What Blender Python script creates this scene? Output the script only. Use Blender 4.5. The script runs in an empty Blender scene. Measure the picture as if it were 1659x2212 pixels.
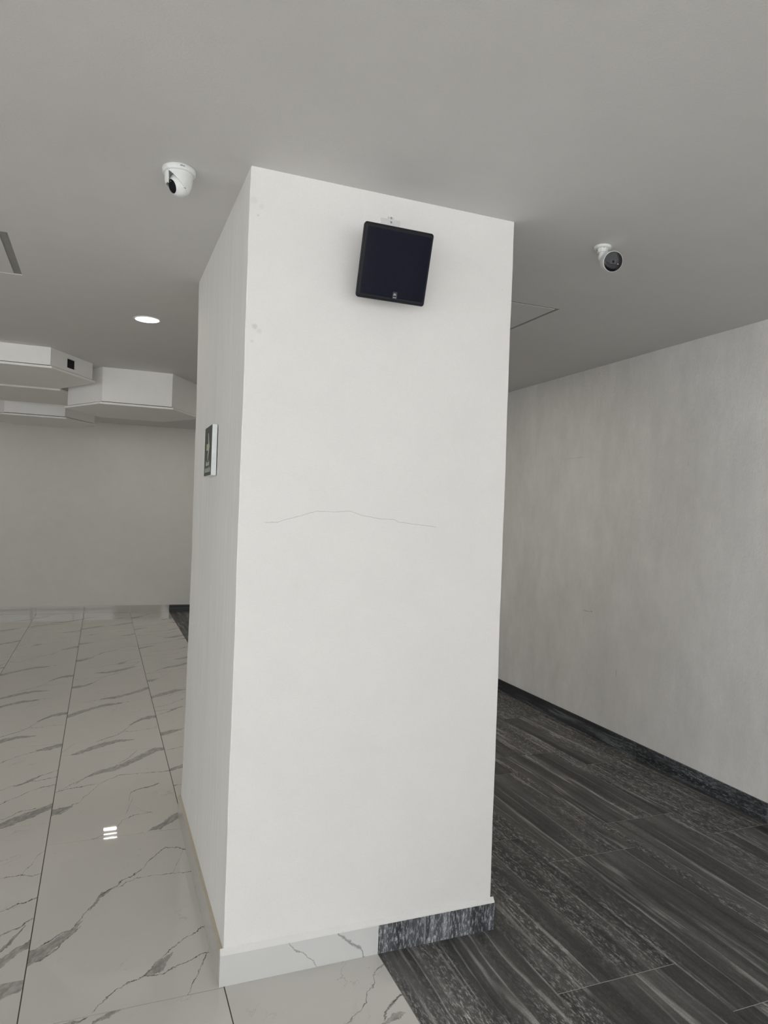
import bpy, bmesh, math, random
from mathutils import Vector, Matrix
random.seed(7)
scene = bpy.context.scene
COL = scene.collection
# ------------------------------------------------------------------ camera
EYE = 1.546
yaw, roll = 0.3794, 0.0355
cy, sy, cr, sr = math.cos(yaw), math.sin(yaw), math.cos(roll), math.sin(roll)
fwd = Vector((sy, cy, 0.0)); rt0 = Vector((cy, -sy, 0.0)); up0 = Vector((0, 0, 1.0))
rt = rt0 * cr + up0 * sr; up = up0 * cr - rt0 * sr
cam_d = bpy.data.cameras.new('camera'); cam = bpy.data.objects.new('camera', cam_d); COL.objects.link(cam)
M = Matrix.Identity(4)
for i in range(3):
    M[i][0], M[i][1], M[i][2] = rt[i], up[i], -fwd[i]
M.translation = Vector((0, 0, EYE))
cam.matrix_world = M
cam_d.sensor_fit = 'VERTICAL'; cam_d.sensor_height = 24.0
cam_d.lens = 24.0 * 1528.9 / 2212.0
cam_d.clip_start = 0.05
scene.camera = cam
# ------------------------------------------------------------------ world, lights, exposure
world = bpy.data.worlds.new('overcast_sky'); scene.world = world; world.use_nodes = True
bg = world.node_tree.nodes['Background']
bg.inputs[0].default_value = (0.96, 0.98, 1.0, 1); bg.inputs[1].default_value = 2.75
X0, XW, Y0, YF, ZC = -6.0, 3.222, -5.0, 10.612, 2.65      # room extents
def portal(name, loc, rot, sx, sy_):
    l = bpy.data.lights.new(name, 'AREA'); l.shape = 'RECTANGLE'; l.size = sx; l.size_y = sy_
    l.cycles.is_portal = True
    o = bpy.data.objects.new(name, l); COL.objects.link(o); o.location = loc; o.rotation_euler = rot
    return o
portal('daylight_portal', (-1.4, Y0 - 0.08, 1.3), (math.radians(90), 0, math.pi), 9.1, 2.6)
LWY = 1.5                                              # added glazing in the left wall ends here
portal('daylight_portal', (X0 - 0.15, (Y0 + LWY) / 2, 1.3), (math.radians(90), 0, math.radians(-90)), LWY - Y0, 2.6)
sun_d = bpy.data.lights.new('sun', 'SUN'); sun_d.energy = 26.0; sun_d.angle = math.radians(0.6); sun_d.color = (1.0, .96, .9)
sun = bpy.data.objects.new('sun', sun_d); COL.objects.link(sun)
sun.rotation_euler = Vector((0.12, 0.63, -0.77)).to_track_quat('-Z', 'Y').to_euler()   # shines in through the front behind the viewpoint
view = scene.view_settings
view.view_transform = 'Standard'; view.look = 'None'; view.gamma = 1.0; view.use_curve_mapping = False
view.exposure = 0.06
scene.cycles.max_bounces = 10; scene.cycles.diffuse_bounces = 7; scene.cycles.glossy_bounces = 4
scene.cycles.use_denoising = True

# ------------------------------------------------------------------ node helper
class NT:
    def __init__(s, name):
        s.m = bpy.data.materials.new(name); s.m.use_nodes = True
        s.t = s.m.node_tree; s.b = s.t.nodes['Principled BSDF']; s.out = s.t.nodes['Material Output']
    def n(s, typ, **kw):
        o = s.t.nodes.new(typ)
        for k, v in kw.items(): setattr(o, k, v)
        return o
    def put(s, sock, v):
        if isinstance(v, bpy.types.NodeSocket): s.t.links.new(v, sock)
        elif isinstance(v, (tuple, list)) and sock.type == 'RGBA' and len(v) == 3: sock.default_value = (*v, 1)
        else: sock.default_value = v
    def math(s, op, a, b=None, c=None, clamp=False):
        o = s.n('ShaderNodeMath', operation=op, use_clamp=clamp); s.put(o.inputs[0], a)
        if b is not None: s.put(o.inputs[1], b)
        if c is not None: s.put(o.inputs[2], c)
        return o.outputs[0]
    def vmath(s, op, a, b=None):
        o = s.n('ShaderNodeVectorMath', operation=op); s.put(o.inputs[0], a)
        if b is not None: s.put(o.inputs[1], b)
        return o.outputs[0]
    def coord(s, which='Object'):
        return s.n('ShaderNodeTexCoord').outputs[which]
    def sep(s, v):
        o = s.n('ShaderNodeSeparateXYZ'); s.put(o.inputs[0], v); return o.outputs
    def comb(s, x, y, z):
        o = s.n('ShaderNodeCombineXYZ'); s.put(o.inputs[0], x); s.put(o.inputs[1], y); s.put(o.inputs[2], z); return o.outputs[0]
    def noise(s, vec, scale=5.0, detail=2.0, rough=0.5, dist=0.0, dim='3D', w=None):
        o = s.n('ShaderNodeTexNoise', noise_dimensions=dim); s.put(o.inputs['Vector'], vec)
        o.inputs['Scale'].default_value = scale; o.inputs['Detail'].default_value = detail
        o.inputs['Roughness'].default_value = rough; o.inputs['Distortion'].default_value = dist
        if w is not None: s.put(o.inputs['W'], w)
        return o.outputs[0]
    def ramp(s, x, a, b, lo=0.0, hi=1.0, smooth=True):
        o = s.n('ShaderNodeMapRange', interpolation_type='SMOOTHSTEP' if smooth else 'LINEAR')
        s.put(o.inputs[0], x); s.put(o.inputs[1], a); s.put(o.inputs[2], b); s.put(o.inputs[3], lo); s.put(o.inputs[4], hi)
        return o.outputs[0]
    def mix(s, f, a, b):
        o = s.n('ShaderNodeMix', data_type='RGBA'); s.put(o.inputs[0], f); s.put(o.inputs[6], a); s.put(o.inputs[7], b)
        return o.outputs[2]
    def bump(s, h, dist=0.001, strength=1.0, normal=None):
        o = s.n('ShaderNodeBump'); s.put(o.inputs['Height'], h)
        o.inputs['Distance'].default_value = dist; o.inputs['Strength'].default_value = strength
        if normal is not None: s.put(o.inputs['Normal'], normal)
        return o.outputs[0]
    def curve(s, x, pts):
        o = s.n('ShaderNodeFloatCurve'); s.put(o.inputs['Value'], x)
        c = o.mapping.curves[0]; o.mapping.use_clip = True
        pts = [(min(1, max(0, a)), min(1, max(0, b))) for a, b in pts]
        c.points[0].location = pts[0]; c.points[1].location = pts[-1]
        for p in pts[1:-1]: c.points.new(*p)
        for p in c.points: p.handle_type = 'VECTOR'
        o.mapping.update()
        return o.outputs[0]
    def line(s, u, v, pts, ulen, vlen, soft=0.45, edge=0):
        """mask of a vein: pts = (u, v, half width), drawn as v = f(u)"""
        q = sorted(pts); r = [q[0]]
        for p in q[1:]:
            if p[0] - r[-1][0] >= 0.006: r.append(p)
        e = 0.012
        fp = [(p[0] / ulen, p[1] / vlen) for p in r]
        hp = []
        if r[0][0] > 0.02: hp.append(((r[0][0] - e) / ulen, 0))
        hp += [(p[0] / ulen, p[2] / 0.1) for p in r]
        if r[-1][0] < ulen - 0.02: hp.append(((r[-1][0] + e) / ulen, 0))
        uu = s.math('DIVIDE', u, ulen)
        f = s.math('MULTIPLY', s.curve(uu, fp), vlen)
        hw = s.math('MULTIPLY', s.curve(uu, hp), 0.1)
        d = s.math('ABSOLUTE', s.math('SUBTRACT', v, f))
        m = s.ramp(d, s.math('MULTIPLY', hw, soft), s.math('ADD', hw, 1e-5), 1.0, 0.0)
        if edge:
            ed = s.ramp(s.math('ABSOLUTE', s.math('SUBTRACT', d, s.math('MULTIPLY', hw, .92))), .0004, .0032, 1.0, 0.0)
            m = s.math('ADD', m, s.math('MULTIPLY', ed, edge))
        on = s.ramp(hw, 0.0002, 0.0012)
        lo, hi = (r[0][0] - e if r[0][0] > 0.02 else -1), (r[-1][0] + e if r[-1][0] < ulen - 0.02 else 9)
        return s.math('MULTIPLY', m, s.math('MULTIPLY', on, s.math('MULTIPLY', s.math('GREATER_THAN', u, lo), s.math('LESS_THAN', u, hi))))
    def done(s, color, rough=0.6, normal=None, spec=None, metal=0.0):
        s.put(s.b.inputs['Base Color'], color); s.put(s.b.inputs['Roughness'], rough)
        s.b.inputs['Metallic'].default_value = metal
        if spec is not None: s.b.inputs['Specular IOR Level'].default_value = spec
        if normal is not None: s.put(s.b.inputs['Normal'], normal)
        return s.m

def flat(name, col, rough=0.5, spec=None, metal=0.0, grain=None):
    k = NT(name); c = k.coord(); nz = k.noise(c, grain or 40, 3, 0.6)
    f = k.ramp(nz, 0.3, 0.7, 0.96, 1.04, False)
    cc = k.vmath('MULTIPLY', k.comb(*col), k.comb(f, f, f))
    return k.done(cc, rough, spec=spec, metal=metal, normal=k.bump(nz, 0.0002, 0.3))

# ------------------------------------------------------------------ materials
def plaster(name, col, grain=0.5, mottle=0.03, vert=1.0, marks=None, scale=230, streak=0.0, big=0.0):
    k = NT(name); c = k.coord()
    sx = k.sep(c)
    st = k.comb(k.math('MULTIPLY', sx[0], 1.0), k.math('MULTIPLY', sx[1], 1.0), k.math('MULTIPLY', sx[2], 1.0 / vert))
    g = k.noise(st, scale, 3.5, 0.62)
    patch = k.noise(st, 2.2, 4, 0.6)
    lump = k.noise(st, 26, 4, 0.65)
    f = k.ramp(patch, 0.3, 0.72, 1 - mottle, 1 + mottle * 0.6, False)
    if streak:
        s2 = k.comb(k.math('MULTIPLY', sx[0], 38.0), k.math('MULTIPLY', sx[1], 38.0), k.math('MULTIPLY', sx[2], 1.6))
        f = k.math('MULTIPLY', f, k.ramp(k.noise(s2, 1.0, 4, 0.6), 0.3, 0.7, 1 - streak, 1 + streak, False))
    f = k.math('MULTIPLY', f, k.ramp(g, 0.28, 0.72, 0.975, 1.02, False))
    f = k.math('MULTIPLY', f, k.ramp(k.noise(st, 9, 5, 0.7), 0.3, 0.7, 1 - mottle * .6, 1 + mottle * .5, False))
    if marks: f = marks(k, c, f)
    cc = k.vmath('MULTIPLY', k.comb(*col), k.comb(f, f, f))
    amt = k.math('MULTIPLY', g, k.ramp(patch, 0.4, 0.6, 0.55, 1.25, False))
    nb = k.bump(amt, 0.0016, grain)
    nb = k.bump(lump, 0.0012 + big, 0.25 + big * 50, nb)
    return k.done(cc, 0.85, normal=nb, spec=0.25)

def col_marks(k, c, f):
    s = k.sep(c); n = k.noise(c, 30, 4, 0.6)
    z = k.math('ADD', s[2], k.math('MULTIPLY', k.math('SUBTRACT', n, 0.5), 0.008))
    x = k.math('SUBTRACT', s[0], 0.4)
    h = 0.0014
    crack = [(.102, 1.498), (.141, 1.500), (.175, 1.513), (.218, 1.524), (.274, 1.541), (.3, 1.540), (.356, 1.541), (.393, 1.545), (.432, 1.532), (.501, 1.523), (.553, 1.521), (.572, 1.512), (.643, 1.506), (.717, 1.499)]
    m = k.line(x, k.math('SUBTRACT', z, 1.4), [(a, b - 1.4, h) for a, b in crack], 1.0, 0.3, 0.2)
    front = k.math('LESS_THAN', s[1], 2.31)
    f = k.math('MULTIPLY', f, k.math('SUBTRACT', 1.0, k.math('MULTIPLY', k.math('MULTIPLY', m, front), 0.30)))
    for (px, pz, r, a) in [(.441, 2.134, .010, .14), (.457, 2.120, .009, .07), (.434, 2.085, .006, .09), (.425, 2.54, .013, .05), (.45, 2.525, .012, .05), (.44, 2.495, .004, .12), (1.36, 2.39, .003, .1)]:
        d = k.vmath('SUBTRACT', c, k.comb(px, 2.299, pz)); L = k.n('ShaderNodeVectorMath', operation='LENGTH'); k.put(L.inputs[0], d)
        dd = k.math('ADD', L.outputs['Value'], k.math('MULTIPLY', k.math('SUBTRACT', n, 0.5), r * 1.6))
        f = k.math('MULTIPLY', f, k.ramp(dd, r * 0.5, r * 1.2, 1 - a, 1.0))
    return f
def wall_marks(k, c, f):
    s = k.sep(c); n = k.noise(c, 30, 4, 0.6)
    for (py, pz, ry, rz, a) in [(4.43, 2.005, .17, .0035, .12), (4.24, .877, .05, .003, .3), (4.178, .882, .012, .004, .4), (3.889, .50, .004, .03, .3), (3.3, 1.9, .004, .02, .1)]:
        dy = k.math('DIVIDE', k.math('SUBTRACT', s[1], py), ry); dz = k.math('DIVIDE', k.math('SUBTRACT', s[2], pz), rz)
        d = k.math('SQRT', k.math('ADD', k.math('MULTIPLY', dy, dy), k.math('MULTIPLY', dz, dz)))
        d = k.math('ADD', d, k.math('MULTIPLY', k.math('SUBTRACT', n, 0.5), 1.0))
        f = k.math('MULTIPLY', f, k.ramp(d, 0.6, 1.1, 1 - a, 1.0))
    return f

M_COLUMN = plaster('white_column_plaster', (.84, .835, .82), 0.35, 0.02, marks=col_marks)
M_WALLR = plaster('rough_wall_plaster', (.87, .865, .85), 1.0, 0.085, vert=2.2, marks=wall_marks, scale=120, big=0.004)
M_WALL = plaster('cream_wall_plaster', (.74, .735, .70), 0.3, 0.03)
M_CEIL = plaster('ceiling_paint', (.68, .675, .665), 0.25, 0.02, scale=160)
M_HEX = plaster('white_panel_paint', (.90, .895, .88), 0.12, 0.01)
M_FILLET = plaster('white_filler', (.80, .80, .785), 0.5, 0.03)
M_HATCHSHADE = flat('shaded_hatch_gap', (.30, .30, .285), .8)  # grey that paints the shade in the gap round the hatch panels
M_TAN = flat('tan_cement_edge', (.46, .42, .34), 0.9)
M_GROUT_M = flat('taupe_grout', (.13, .11, .085), 0.9)
M_GROUT_D = flat('light_grey_grout', (.50, .49, .46), 0.9)
M_WHITE = flat('white_plastic', (.80, .82, .81), 0.38)
M_BLACK = flat('gloss_black', (.006, .006, .010), 0.08, spec=.3)
M_DARKHOLE = flat('matte_black', (.01, .01, .012), 0.8)
M_LED_GREY = flat('dark_grey_plastic', (.035, .036, .04), 0.35)
M_METAL = flat('zinc_screw', (.45, .45, .44), 0.35, metal=1.0)
M_CAB = flat('charcoal_cabinet', (.012, .013, .018), 0.5, spec=.25)
M_BADGE = flat('badge_grey', (.03, .031, .042), 0.4)
M_SILVER = flat('silver_print', (.62, .64, .68), 0.4)
M_PRINT = flat('grey_print', (.12, .12, .12), 0.5)
M_BRACKET = flat('bracket_white', (.70, .71, .71), 0.45)
M_SIGNGREEN = flat('sign_green', (.008, .022, .015), 0.35)
M_CREAM = flat('sign_cream', (.52, .54, .38), 0.5)
M_SIGNWHITE = flat('sign_white', (.78, .82, .83), 0.4)
M_SIGNTEXT = flat('sign_text', (.50, .56, .50), 0.5)
M_FRAME = flat('window_frame_grey', (.25, .25, .25), 0.5)
M_PAVING = flat('outdoor_paving', (.45, .44, .42), 0.9, grain=2)

# marble tile prints: veins in tile coordinates (metres from the tile's near left corner), (u, v, half width)
def W(pts, h): return [(a, b, h) for a, b in pts]
PRINTS = {
 'a': dict(line=[
   W([(0, .391), (.032, .41), (.066, .439), (.105, .474), (.136, .49), (.149, .522), (.163, .556), (.201, .632), (.22, .677), (.251, .72), (.288, .753), (.333, .807), (.372, .83), (.396, .865), (.423, .926), (.474, .989), (.5, 1.022), (.554, 1.008), (.6, .962)], .006),
   W([(0, .302), (.021, .329), (.052, .345), (.072, .36), (.088, .374), (.1, .405), (.122, .437), (.134, .454), (.153, .482)], .006),
   W([(.22, .677), (.251, .715), (.293, .74), (.331, .767), (.37, .789), (.509, .78), (.6, .77)], .003),
   W([(.21, .025), (.238, .061), (.275, .096), (.331, .133), (.362, .138), (.376, .163), (.41, .205), (.45, .248), (.504, .306), (.567, .348), (.6, .36)], .004),
   W([(.362, .138), (.396, .133), (.459, .146), (.523, .183), (.572, .199)], .004),
   W([(.485, .007), (.502, .047), (.527, .104), (.55, .142), (.572, .199)], .006),
   W([(.51, .798), (.53, .85), (.549, .899), (.568, .973)], .003)],
  band=[[(0, .345, .046), (.05, .38, .04), (.1, .43, .032), (.14, .485, .02), (.16, .52, .008)], [(.2, .62, .01), (.23, .69, .022), (.26, .72, .012)],
        [(.37, .145, .012), (.42, .18, .03), (.45, .22, .012)]]),
 'b': dict(line=[
   W([(0, .391), (.034, .4), (.082, .412), (.125, .447), (.141, .505), (.185, .588), (.214, .664), (.244, .708), (.275, .743), (.338, .789), (.4, .78), (.6, .772)], .0045),
   W([(0, .315), (.038, .334), (.078, .372), (.088, .399)], .005),
   W([(0, .615), (.068, .657), (.155, .673), (.208, .683)], .0035), W([(0, .619), (.066, .699), (.152, .806), (.213, .854)], .004),
   W([(.33, .987), (.384, 1.054), (.43, 1.172)], .007),
   W([(.366, .425), (.374, .50), (.389, .525), (.421, .552), (.483, .567), (.518, .592)], .008), W([(.350, .27), (.358, .30), (.366, .35), (.376, .395)], .006),
   W([(.191, .001), (.226, .025), (.292, .048), (.298, .1), (.327, .169), (.377, .21), (.461, .227)], .0035),
   W([(.40, .3), (.42, .26), (.46, .22)], .003)],
  band=[[(0, .352, .036), (.05, .378, .028), (.085, .4, .012)], [(.1, .72, .005), (.152, .806, .01), (.213, .854, .03), (.276, .893, .035), (.328, .917, .04), (.409, 1.005, .04), (.481, 1.091, .045), (.541, 1.163, .05), (.6, 1.2, .04)],
        [(.44, .02, .006), (.492, .05, .03), (.547, .115, .035), (.6, .165, .03)]]),
 'c': dict(line=[
   W([(.205, .227), (.283, .292), (.35, .363), (.398, .469), (.449, .596), (.508, .668), (.6, .706)], .007),
   W([(.209, 1.0), (.25, 1.05), (.303, 1.10), (.429, 1.16), (.52, 1.19)], .004),
   W([(.329, .382), (.471, .396), (.572, .422)], .003), W([(0, .066), (.041, .144), (.06, .2)], .004), W([(.303, .9), (.327, .98), (.341, 1.052)], .004)],
  band=[[(.06, 0, .01), (.125, .053, .035), (.178, .105, .04), (.247, .156, .04), (.318, .196, .03), (.425, .2, .008)],
        [(0, .847, .04), (.051, .903, .045), (.129, .983, .035), (.209, 1.06, .03), (.276, 1.1, .03), (.37, 1.12, .01)],
        [(.42, .55, .01), (.5, .66, .03), (.56, .69, .04), (.6, .7, .03)]]),
 'd': dict(line=[
   W([(0, .30), (.15, .33), (.3, .38), (.483, .447), (.52, .477), (.559, .49), (.6, .513)], .0035),
   W([(.2, .66), (.35, .70), (.452, .713), (.522, .71), (.555, .696), (.6, .697)], .003),
   W([(.523, .71), (.532, .754), (.555, .80), (.57, .88), (.6, .915)], .0035),
   W([(.0, .05), (.2, .02), (.4, .06), (.513, .194), (.533, .235), (.546, .272), (.564, .311)], .005),
   W([(.45, .25), (.556, .324), (.588, .36), (.6, .363)], .006), W([(0, .9), (.1, .93), (.25, 1.02), (.33, 1.08)], .004)],
  band=[[(.2, .0, .01), (.35, .03, .02), (.52, .125, .028), (.547, .15, .028), (.57, .175, .025), (.6, .2, .025)], [(0, .55, .02), (.1, .6, .03), (.2, .66, .012)], [(.5, .19, .006), (.535, .235, .02), (.56, .3, .006)]]),
 'e': dict(line=[
   W([(0, .2), (.2, .25), (.358, .301), (.4, .35), (.439, .397), (.509, .465), (.6, .501)], .0045),
   W([(.1, .42), (.336, .488), (.38, .537), (.472, .586), (.514, .659), (.6, .724)], .004),
   W([(.472, .58), (.5, .578), (.558, .597), (.6, .616)], .0035),
   W([(0, .82), (.15, .87), (.283, .933), (.35, 1.012), (.414, 1.058), (.498, 1.109)], .005), W([(.2, .12), (.387, .10), (.426, .15), (.474, .19), (.52, .20)], .004)],
  band=[[(.30, -.01, .02), (.387, .03, .035), (.438, .07, .05), (.49, .115, .045), (.536, .15, .04), (.6, .205, .045)], [(0, .62, .03), (.08, .7, .025), (.16, .74, .008)], [(.40, .53, .006), (.47, .6, .022), (.52, .66, .006)], [(.46, 1.1, .01), (.53, 1.13, .04), (.6, 1.18, .04)]]),
}
PRINTS['f'] = dict(line=[W([(.325, .68), (.383, .727), (.416, .765), (.431, .796), (.466, .822), (.478, .862), (.502, .889), (.53, .901)], .0045),
   W([(.439, .666), (.467, .703), (.51, .733), (.55, .743)], .008), W([(.1, .2), (.3, .35), (.45, .5)], .004)], band=[[(.43, .64, .008), (.47, .66, .014), (.5, .665, .005)]])
PRINTS['g'] = dict(line=[W([(.145, 1.182), (.165, 1.189), (.183, 1.196)], .006), W([(.10, .9), (.206, 1.161), (.24, 1.18)], .004), W([(0, .6), (.3, .8), (.6, .95)], .004)],
   band=[[(.13, 1.18, .004), (.15, 1.186, .010), (.17, 1.192, .005)], [(.19, 1.15, .004), (.24, 1.18, .012), (.275, 1.2, .01)]])
def marble(name, pr, rough=0.018, gain=1.0):
    k = NT('marble_' + name); c = k.coord(); s = k.sep(c)
    info = k.n('ShaderNodeObjectInfo'); rnd = info.outputs['Random']
    j = k.noise(c, 17, 8, 0.72); j2 = k.noise(k.vmath('ADD', c, (3.1, 7.7, 1.3)), 5, 3, 0.5)
    v = k.math('ADD', s[1], k.math('MULTIPLY', k.math('SUBTRACT', j, 0.5), 0.075))
    u = k.math('ADD', s[0], k.math('MULTIPLY', k.math('SUBTRACT', j2, 0.5), 0.012))
    g = k.noise(k.comb(k.math('MULTIPLY', s[0], 1.0), k.math('MULTIPLY', k.math('SUBTRACT', s[1], s[0]), 1.0), rnd), 40, 4, 0.6)
    tot = None
    for L in pr['line']:
        m = k.math('MULTIPLY', k.line(u, v, L, 0.6, 1.2, 0.15), k.ramp(k.noise(c, 13, 5, 0.7), 0.36, 0.6, 0.35, 1.0))
        tot = m if tot is None else k.math('MAXIMUM', tot, m)
    for L in pr['band']:
        m = k.math('MULTIPLY', k.line(u, v, L, 0.6, 1.2, 0.8, k.ramp(k.noise(c, 9, 3), .42, .58, 0.0, .9)), k.ramp(g, 0.3, 0.7, 0.30, 0.62))
        tot = k.math('MAXIMUM', tot, m)
    # faint hairlines and clouds in the glaze print
    w = k.comb(k.math('SUBTRACT', k.math('MULTIPLY', s[1], 2.6), k.math('MULTIPLY', s[0], 2.6)), k.math('ADD', s[0], s[1]), k.math('MULTIPLY', rnd, 9.0))
    hn = k.noise(w, 1.6, 7, 0.62)
    hair = k.ramp(k.math('ABSOLUTE', k.math('SUBTRACT', hn, 0.5)), 0.0, 0.006, 1.0, 0.0)
    hair = k.math('MULTIPLY', hair, k.ramp(k.noise(c, 3.5, 2), 0.52, 0.68, 0.0, 0.4))
    tot = k.math('MAXIMUM', tot, hair)
    cl = k.ramp(k.noise(w, 1.2, 3), 0.35, 0.7, 0.0, 0.05)
    base = k.mix(cl, tuple(gain * t for t in (.635, .62, .59)), (.45, .45, .43))
    colr = k.mix(tot, base, (.065, .068, .065))
    return k.done(colr, rough, spec=0.62)
MARBLE = {q: marble(q, PRINTS[q]) for q in PRINTS}
k_ = PRINTS
M_SKIRT_M = marble('skirting', dict(line=[W([(.0, .3), (.2, .34), (.4, .28), (.6, .4)], .002)], band=[[(0, .9, .01), (.6, 1.0, .01)]]), 0.03, .8)

def dark_stone(name, tint=(1, 1, 1), along='y', gain=1.0, grain_bias=0.0):
    k = NT('dark_stone_' + name); c = k.coord(); s = k.sep(c)
    rnd = k.n('ShaderNodeObjectInfo').outputs['Random']
    a, b = {'y': (s[0], s[1]), 'z': (s[0], s[2]), 'yz': (s[2], s[1])}[along]
    off = k.math('MULTIPLY', rnd, 37.0)
    wob = k.noise(k.comb(k.math('MULTIPLY', a, 2.5), k.math('MULTIPLY', b, 1.5), off), 1.0, 3, 0.5)
    a2 = k.math('ADD', a, k.math('MULTIPLY', k.math('SUBTRACT', wob, 0.5), 0.055))
    mott = k.ramp(k.noise(k.comb(k.math('MULTIPLY', a, 6.0), k.math('MULTIPLY', b, 2.5), off), 1.0, 3, .6), .3, .7, .8, 1.25)
    def layer(fa, fb, sc, det, r, o): return k.noise(k.comb(k.math('MULTIPLY', a2, fa), k.math('MULTIPLY', b, fb), k.math('ADD', off, o)), sc, det, r)
    bands = layer(15, .35, 1.0, 4, 0.55, 0)
    fine = layer(75, 1.6, 1.0, 5, 0.6, 11)
    ridge = layer(9, .25, 1.0, 3, 0.5, 23)
    light = k.ramp(k.math('ABSOLUTE', k.math('SUBTRACT', ridge, 0.5)), 0.0, 0.030, 1.0, 0.0)
    light = k.math('MULTIPLY', light, k.ramp(layer(20, 3.0, 1.0, 3, 0.6, 31), 0.38, 0.62, 0.1, 1.0))
    dashes = layer(125, 34, 1.0, 5, 0.75, 5)
    speck = k.ramp(k.noise(k.comb(k.math('MULTIPLY', a, 420.0), k.math('MULTIPLY', b, 200.0), off), 1.0, 2, .6), .3, .7, .82, 1.2)
    gm = k.ramp(layer(4.0, .5, 1.0, 2, 0.5, 47), 0.44 - grain_bias, 0.53 - grain_bias, 0.10, 1.0)
    dash = k.math('MULTIPLY', k.ramp(dashes, 0.47, 0.68, 0.0, 1.0), gm)
    v = k.ramp(bands, 0.36, 0.64, 0.022, 0.082, False)
    v = k.math('MULTIPLY', v, k.ramp(fine, 0.3, 0.7, 0.72, 1.3, False))
    v = k.math('ADD', v, k.math('MULTIPLY', light, 0.17))
    v = k.math('MULTIPLY', v, k.ramp(k.math('MULTIPLY', gm, dashes), .3, .5, 1.0, .8))
    v = k.math('ADD', v, k.math('MULTIPLY', dash, 0.26))
    v = k.math('MULTIPLY', k.math('MULTIPLY', v, mott), k.math('MULTIPLY', speck, gain))
    cc = k.vmath('MULTIPLY', k.comb(*tint), k.comb(v, v, v))
    h = k.math('ADD', fine, k.math('MULTIPLY', dashes, 0.6))
    return k.done(cc, k.ramp(fine, 0.3, 0.7, 0.42, 0.6), normal=k.bump(h, 0.0005, 0.35), spec=0.45)
M_DARK = dark_stone('floor', (1.0, .985, .945), gain=1.35)
M_DARK_SK = dark_stone('column_skirting', (.95, 1.0, 1.07), 'z', 1.7, 0.2)  # front piece toned lighter and bluer, its front light put into the colour
M_DARK_SW = dark_stone('wall_skirting', (.93, 1.0, 1.12), 'yz', 0.8)

def grille_mat():
    k = NT('perforated_grille'); c = k.coord(); s = k.sep(c)
    p = 0.0042
    row = k.math('FLOOR', k.math('DIVIDE', s[1], p * 0.866))
    sh = k.math('MULTIPLY', k.math('MODULO', k.math('ABSOLUTE', row), 2.0), 0.5)
    fx = k.math('SUBTRACT', k.math('FRACT', k.math('ADD', k.math('ADD', k.math('DIVIDE', s[0], p), sh), 50.0)), 0.5)
    fy = k.math('MULTIPLY', k.math('SUBTRACT', k.math('FRACT', k.math('ADD', k.math('DIVIDE', s[1], p * 0.866), 50.0)), 0.5), 0.866)
    d = k.math('SQRT', k.math('ADD', k.math('MULTIPLY', fx, fx), k.math('MULTIPLY', fy, fy)))
    hole = k.ramp(d, 0.26, 0.34, 1.0, 0.0)
    c1 = k.mix(hole, (.007, .0085, .020), (.002, .0028, .010))
    return k.done(c1, 0.5, normal=k.bump(k.math('SUBTRACT', 1.0, hole), 0.0005, 0.5), spec=0.15)
M_GRILLE = grille_mat()
def emis(name, col, st):
    k = NT(name); e = k.n('ShaderNodeEmission'); e.inputs[0].default_value = (*col, 1); e.inputs[1].default_value = st
    k.t.links.new(e.outputs[0], k.out.inputs[0]); return k.m
M_LED = emis('lit_diffuser', (1.0, .95, .88), 9.0)

# ------------------------------------------------------------------ mesh helpers
def link(name, me, mat, parent=None, loc=(0, 0, 0)):
    o = bpy.data.objects.new(name, me); COL.objects.link(o); o.location = loc
    if mat is not None and not me.materials: me.materials.append(mat)
    if parent is not None: o.parent = parent
    return o
def bm_obj(name, bm, mat, parent=None, loc=(0, 0, 0), smooth=False, bevel=0):
    bmesh.ops.recalc_face_normals(bm, faces=bm.faces)
    me = bpy.data.meshes.new(name); bm.to_mesh(me); bm.free()
    if smooth:
        for p in me.polygons: p.use_smooth = True
    o = link(name, me, mat, parent, loc)
    if bevel:
        b = o.modifiers.new('bevel', 'BEVEL'); b.width = bevel; b.segments = 2; b.limit_method = 'ANGLE'
    return o
def box(bm, x0, x1, y0, y1, z0, z1):
    v = [bm.verts.new(p) for p in [(x0, y0, z0), (x1, y0, z0), (x1, y1, z0), (x0, y1, z0), (x0, y0, z1), (x1, y0, z1), (x1, y1, z1), (x0, y1, z1)]]
    for f in [(0, 3, 2, 1), (4, 5, 6, 7), (0, 1, 5, 4), (1, 2, 6, 5), (2, 3, 7, 6), (3, 0, 4, 7)]: bm.faces.new([v[i] for i in f])
def prism(bm, base, top):
    a = [bm.verts.new(p) for p in base]; b = [bm.verts.new(p) for p in top]; n = len(a)
    bm.faces.new(a[::-1]); bm.faces.new(b)
    for i in range(n): bm.faces.new([a[i], a[(i + 1) % n], b[(i + 1) % n], b[i]])
def bx(name, x0, x1, y0, y1, z0, z1, mat, parent=None, bevel=0):
    bm = bmesh.new(); c = ((x0 + x1) / 2, (y0 + y1) / 2, z0)
    box(bm, x0 - c[0], x1 - c[0], y0 - c[1], y1 - c[1], 0, z1 - z0)
    return bm_obj(name, bm, mat, parent, c, bevel=bevel)
def lathe(bm, prof, n=40, close=True, mat=None):
    rings = []
    for r, z in prof:
        if r < 1e-6: rings.append([bm.verts.new((0, 0, z))])
        else: rings.append([bm.verts.new((r * math.cos(2 * math.pi * i / n), r * math.sin(2 * math.pi * i / n), z)) for i in range(n)])
    for a, b in zip(rings, rings[1:]):
        for i in range(n):
            j = (i + 1) % n
            if len(a) == 1 and len(b) == 1: continue
            if len(a) == 1: bm.faces.new([a[0], b[i], b[j]])
            elif len(b) == 1: bm.faces.new([a[i], a[j], b[0]])
            else: bm.faces.new([a[i], a[j], b[j], b[i]])
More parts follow.
